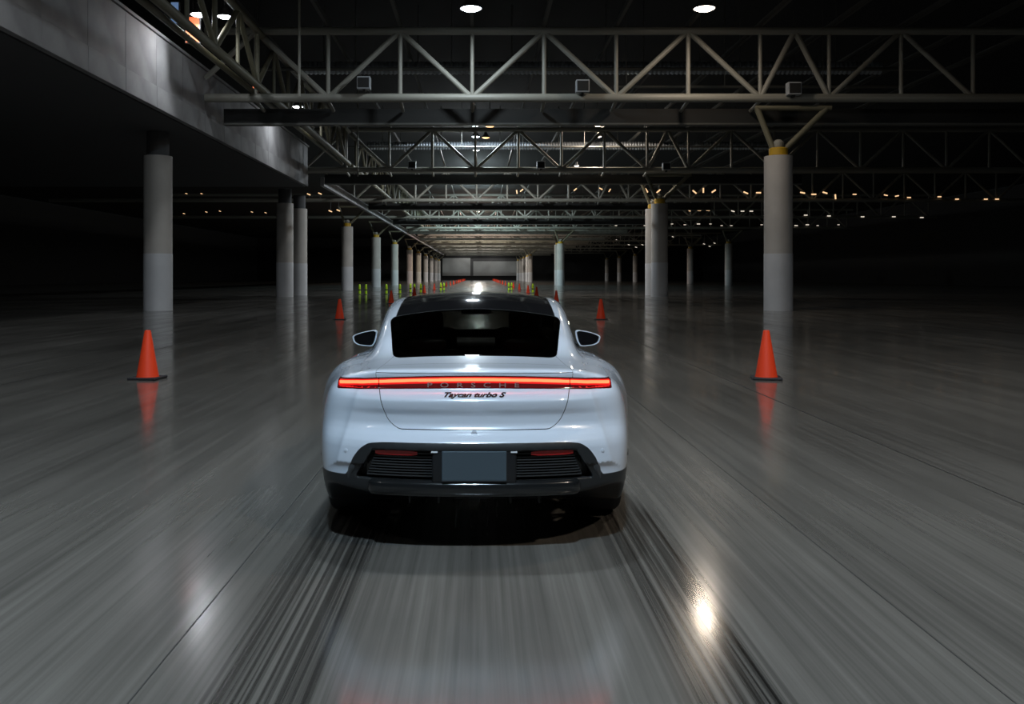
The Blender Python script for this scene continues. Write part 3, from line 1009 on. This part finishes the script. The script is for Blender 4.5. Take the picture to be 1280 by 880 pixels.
M_slat = mat('grille_slat', (.05, .053, .056), .25, .3)
M_refl = mat('red_reflector', (.55, .015, .018), .2, 0., .8)
M_rim = mat('diffuser_rim', (.05, .056, .062), .28, 0., .4)
for s in (-1, 1):
    gr = link('grille', strip_mesh('grille', s * .215, s * .585, .415, .545, .050, .012, M_gloss), car)
    for k in range(8):
        z = .424 + k * .0145
        xe = .583 - .006 * k
        link('slat', strip_mesh('slat', s * .222, s * xe, z, z + .0062, .018, .030, M_slat, 8), gr)
    link('reflector', strip_mesh('reflector', s * .305, s * .535, .538, .563, .004, .03, M_refl, 8,
         lambda t, a, b: (a + .004 * abs(2 * t - 1) ** 4, b - .004 * abs(2 * t - 1) ** 4)), car)
# rim that follows the edge between paint and black
def sweep_rim():
    pts = []
    for x, z in ((.690, .392), (.681, .420), (.668, .455), (.640, .505), (.608, .546), (.57, .572), (.52, .584), (.45, .588), (.3, .590), (.15, .590), (0, .590)):
        pts.append((x, z))
    full = [(-x, z) for x, z in pts] + [(x, z) for x, z in pts[::-1][1:]]
    P = np.array(full)
    # refine
    Q = []
    for i in range(len(P) - 1):
        for t in np.linspace(0, 1, 5)[:-1]:
            Q.append(P[i] + (P[i + 1] - P[i]) * t)
    Q.append(P[-1]); Q = np.array(Q)
    for _ in range(3):
        Q[1:-1] = (Q[:-2] + 2 * Q[1:-1] + Q[2:]) / 4
    T = np.gradient(Q, axis=0); T /= np.linalg.norm(T, axis=1, keepdims=True)
    Nr = np.stack([-T[:, 1], T[:, 0]], 1)       # 2d normal in the x-z plane
    m = 10
    vs, fs = [], []
    for i, (q, nr) in enumerate(zip(Q, Nr)):
        tp = min(1.0, .15 + min(i, len(Q) - 1 - i) / 9.0)
        Ry = float(rear_y(abs(q[0]), min(q[1], .6)))
        for k in range(m):
            a = 2 * math.pi * k / m
            p = q + nr * (.021 * tp * math.cos(a))
            vs.append((p[0], Ry + .004 + .016 * tp * math.sin(a), p[1]))
    for i in range(len(Q) - 1):
        for k in range(m):
            a = i * m + k; b = i * m + (k + 1) % m
            fs.append((a, b, b + m, a + m))
    fs.append(tuple(range(m))); fs.append(tuple((len(Q) - 1) * m + k for k in range(m))[::-1])
    me = pydata('diffuser_rim', vs, fs, M_rim, True)
    bm = bmesh.new(); bm.from_mesh(me); bmesh.ops.recalc_face_normals(bm, faces=bm.faces); bm.to_mesh(me); bm.free()
    return me
link('diffuser_rim', sweep_rim(), car)['label'] = 'dark grey arched rim round the black diffuser'
# lower blade and fins
def blade_mesh():
    vs, fs = [], []
    n = 40
    prof = [(0, .405), (-.022, .400), (-.03, .385), (-.03, .345), (-.02, .325), (.03, .315), (.12, .31), (.12, .40)]
    for i in range(n + 1):
        t = -1 + 2 * i / n
        x = .585 * t
        sh = (max(0, abs(t) - .93) / .07) ** 2
        for (dy, z) in prof:
            yy = float(c_rc(.42) + .17 * (abs(x) / .8) ** 2.5) + dy + .05 * sh
            vs.append((x, yy, .36 + (z - .36) * (1 - .35 * sh)))
    m = len(prof)
    for i in range(n):
        for k in range(m):
            a = i * m + k; b = i * m + (k + 1) % m
            fs.append((a, b, b + m, a + m))
    fs.append(tuple(range(m))); fs.append(tuple(n * m + k for k in range(m))[::-1])
    me = pydata('diffuser_blade', vs, fs, M_gloss, True)
    bm = bmesh.new(); bm.from_mesh(me); bmesh.ops.recalc_face_normals(bm, faces=bm.faces); bm.to_mesh(me); bm.free()
    return me
link('diffuser_blade', blade_mesh(), car)
for x in (-.36, -.2, .2, .36):
    link('diffuser_fin', box_mesh('diffuser_fin', (x, -.72, .275), (.012, .22, .07), M_inner, .004), car)
# number plate and its holder
M_plate = mat('blank_plate', (.075, .105, .13), .3, .2, .3)
M_pfr = mat('plate_holder', (.015, .016, .018), .3)
ph = link('plate_holder', box_mesh('plate_holder', (0, -1.008, .488), (.45, .05, .185), M_pfr, .012, True), car)
pl = link('number_plate', box_mesh('number_plate', (0, -1.038, .488), (.345, .012, .162), M_plate, .005), ph)
pl['label'] = 'blank blue-grey number plate'
link('plate_frame', box_mesh('plate_frame', (0, -1.040, .409), (.345, .014, .008), M_pfr), ph)
M_plamp = mat('plate_lamp', (.7, .75, .8), .3, emit=(.8, .9, 1), estr=.04)
for s in (-1, 1):
    link('plate_lamp', box_mesh('plate_lamp', (s * .212, -1.030, .563), (.034, .02, .007), M_plamp), ph)
    # sensors and side slits
    y = float(surf_y([s * .70], [.55])[0])
    link('parking_sensor', lathe('parking_sensor', [(.011, -.002), (.011, .004), (.008, .005)], M_paint, 16), car, (s * .70, y + .001, .55), (math.pi / 2, 0, s * .35))
    q = float(c_w(-.48) - c_lean(.457))
    link('side_slit', box_mesh('side_slit', (0, 0, 0), (.03, .10, .016), M_gloss, .004), car, (s * (q - .010), -.48, .457), (0, 0, s * -.16))
y = float(surf_y([0.], [.652])[0])
link('rear_camera', lathe('rear_camera', [(.018, -.004), (.018, .003), (.012, .004), (.011, .001)], M_paint, 20), car, (0, y, .652), (math.pi / 2, 0, 0))

# --- door mirrors
OUT = [(0, .069), (.015, .081), (.05, .092), (.10, .105), (.18, .116), (.205, .113), (.215, .100), (.203, .05), (.190, .02), (.165, .0), (.10, .003), (.05, .010), (.014, .028), (.003, .05)]
def mirror(s):
    O = np.array(OUT)
    Q = []
    n = len(O)
    for i in range(n):                       # closed Catmull-Rom
        p0, p1, p2, p3 = O[i - 1], O[i], O[(i + 1) % n], O[(i + 2) % n]
        for t in np.linspace(0, 1, 5)[:-1]:
            Q.append(.5 * ((2 * p1) + (-p0 + p2) * t + (2 * p0 - 5 * p1 + 4 * p2 - p3) * t * t + (-p0 + 3 * p1 - 3 * p2 + p3) * t ** 3))
    Q = np.array(Q); m = len(Q); c = np.array([.115, .058])
    def ring(scale, y):
        return [(s * (1.072 - ((q - c) * scale + c)[0]), y, .892 + ((q - c) * scale + c)[1] * 1.2) for q in Q]
    rings = [ring(.86, 2.03), ring(.875, 2.02), ring(.95, 2.012), ring(1.0, 2.02), ring(1.02, 2.05), ring(.97, 2.10), ring(.80, 2.15), ring(.45, 2.18), ring(.05, 2.19)]
    vs = [p for r in rings for p in r]; fs = []
    for i in range(len(rings) - 1):
        for k in range(m):
            a = i * m + k; b = i * m + (k + 1) % m
            fs.append((a, b, b + m, a + m))
    fs.append(tuple(range((len(rings) - 1) * m, len(rings) * m)))
    me = pydata('door_mirror', vs, fs, M_paint, True)
    bm = bmesh.new(); bm.from_mesh(me); bmesh.ops.recalc_face_normals(bm, faces=bm.faces); bm.to_mesh(me); bm.free()
    o = link('door_mirror', me, car)
    g = ring(.875, 2.024)
    gm = pydata('mirror_glass', g + [(x, y + .004, z) for x, y, z in g], [tuple(range(m)), tuple(range(m, 2 * m))[::-1]] +
                [(k, (k + 1) % m, m + (k + 1) % m, m + k) for k in range(m)], M_mir)
    link('mirror_glass', gm, o)
    bm = bmesh.new()
    add_box(bm, (s * .86, 2.10, .905), (.16, .07, .04), .014)
    link('mirror_arm', bm_mesh('mirror_arm', bm, M_gloss, True), o)
M_mir = mat('mirror_glass', (.006, .006, .007), .25, .0, 0., spec=.15)
mirror(-1); mirror(1)

# --- wheels
M_tyre = mat('tyre_rubber', (.014, .014, .015), .75)
M_wheel = mat('dark_alloy', (.10, .10, .105), .3, .9)
def wheel_meshes(wd):
    h = wd / 2
    prof = [(.262, -h * .86), (.30, -h * 1.0), (.335, -h * .98), (.352, -h * .84), (.358, -h * .5), (.36, 0), (.358, h * .5), (.352, h * .84), (.335, h * .98), (.30, h), (.262, h * .86)]
    ty = lathe('tyre', prof, M_tyre, 64, axis='x', cap=False)
    rim = lathe('rim', [(.262, -h * .86), (.255, -h * .8), (.245, -h * .3), (.24, h * .5), (.255, h * .8), (.266, h * .88), (.262, h * .80)], M_wheel, 48, axis='x', cap=False)
    bm = bmesh.new()
    for k in range(5):
        a = 2 * math.pi * k / 5
        for da in (-.13, .13):
            add_box(bm, (0, 0, 0), (.03, .03, .235), .006, Matrix.Identity(3), 1)
            vs = bm.verts[-0:] if False else None
    bm.free()
    bm = bmesh.new()
    for k in range(10):
        a = 2 * math.pi * (k // 2) / 5 + (.16 if k % 2 else -.16)
        R = Matrix.Rotation(a, 3, 'X')
        vs = add_box(bm, (h * .62, 0, 0), (.03, .032, .20), 0)
        bmesh.ops.translate(bm, vec=(0, 0, .145), verts=vs)
        bmesh.ops.rotate(bm, cent=(0, 0, 0), matrix=R, verts=vs)
    sp = bm_mesh('spokes', bm, M_wheel)
    hub = lathe('hub', [(.01, h * .45), (.07, h * .5), (.07, h * .74), (.03, h * .8), (.01, h * .8)], M_wheel, 24, axis='x')
    return ty, rim, sp, hub
WR = wheel_meshes(.28); WF = wheel_meshes(.26)
for s in (-1, 1):
    for yc, Wm, xc in ((0, WR, .765), (2.9, WF, .81)):
        t = link('wheel', Wm[0], car, (s * xc, yc, .36), (0, 0, 0 if s > 0 else math.pi))
        link('rim', Wm[1], t); link('spokes', Wm[2], t); link('hub', Wm[3], t)

# --- cabin seen dimly through the glass
M_seat = mat('leather', (.07, .065, .055), .5)
M_cloth = mat('cabin_trim', (.20, .19, .17), .7)
for s in (-1, 1):
    bm = bmesh.new(); add_box(bm, (s * .38, 1.28, .82), (.46, .14, .56), .05, None)
    st = link('front_seat', bm_mesh('front_seat', bm, M_seat, True), car)
    bm = bmesh.new(); add_box(bm, (s * .38, 1.26, 1.15), (.25, .10, .16), .04)
    link('headrest', bm_mesh('headrest', bm, M_seat, True), st)
    bm = bmesh.new(); add_box(bm, (s * .34, .45, .74), (.50, .16, .50), .05)
    st = link('rear_seat', bm_mesh('rear_seat', bm, M_seat, True), car)
    bm = bmesh.new(); add_box(bm, (s * .34, .42, 1.02), (.28, .08, .09), .03)
    link('headrest', bm_mesh('headrest', bm, M_seat, True), st)
bm = bmesh.new(); add_box(bm, (0, -.05, .90), (1.0, .75, .03), .01)
link('parcel_shelf', bm_mesh('parcel_shelf', bm, M_cloth), car)
bm = bmesh.new(); add_box(bm, (0, 2.35, .86), (1.40, .35, .16), .06)
link('dashboard', bm_mesh('dashboard', bm, M_seat, True), car)
bm = bmesh.new(); add_box(bm, (0, 1.93, 1.21), (.26, .02, .07), .015)
link('interior_mirror', bm_mesh('interior_mirror', bm, M_seat, True), car)
bm = bmesh.new(); add_box(bm, (0, 1.35, .30), (1.2, 2.6, .04), .01)
link('cabin_floor', bm_mesh('cabin_floor', bm, M_inner), car)
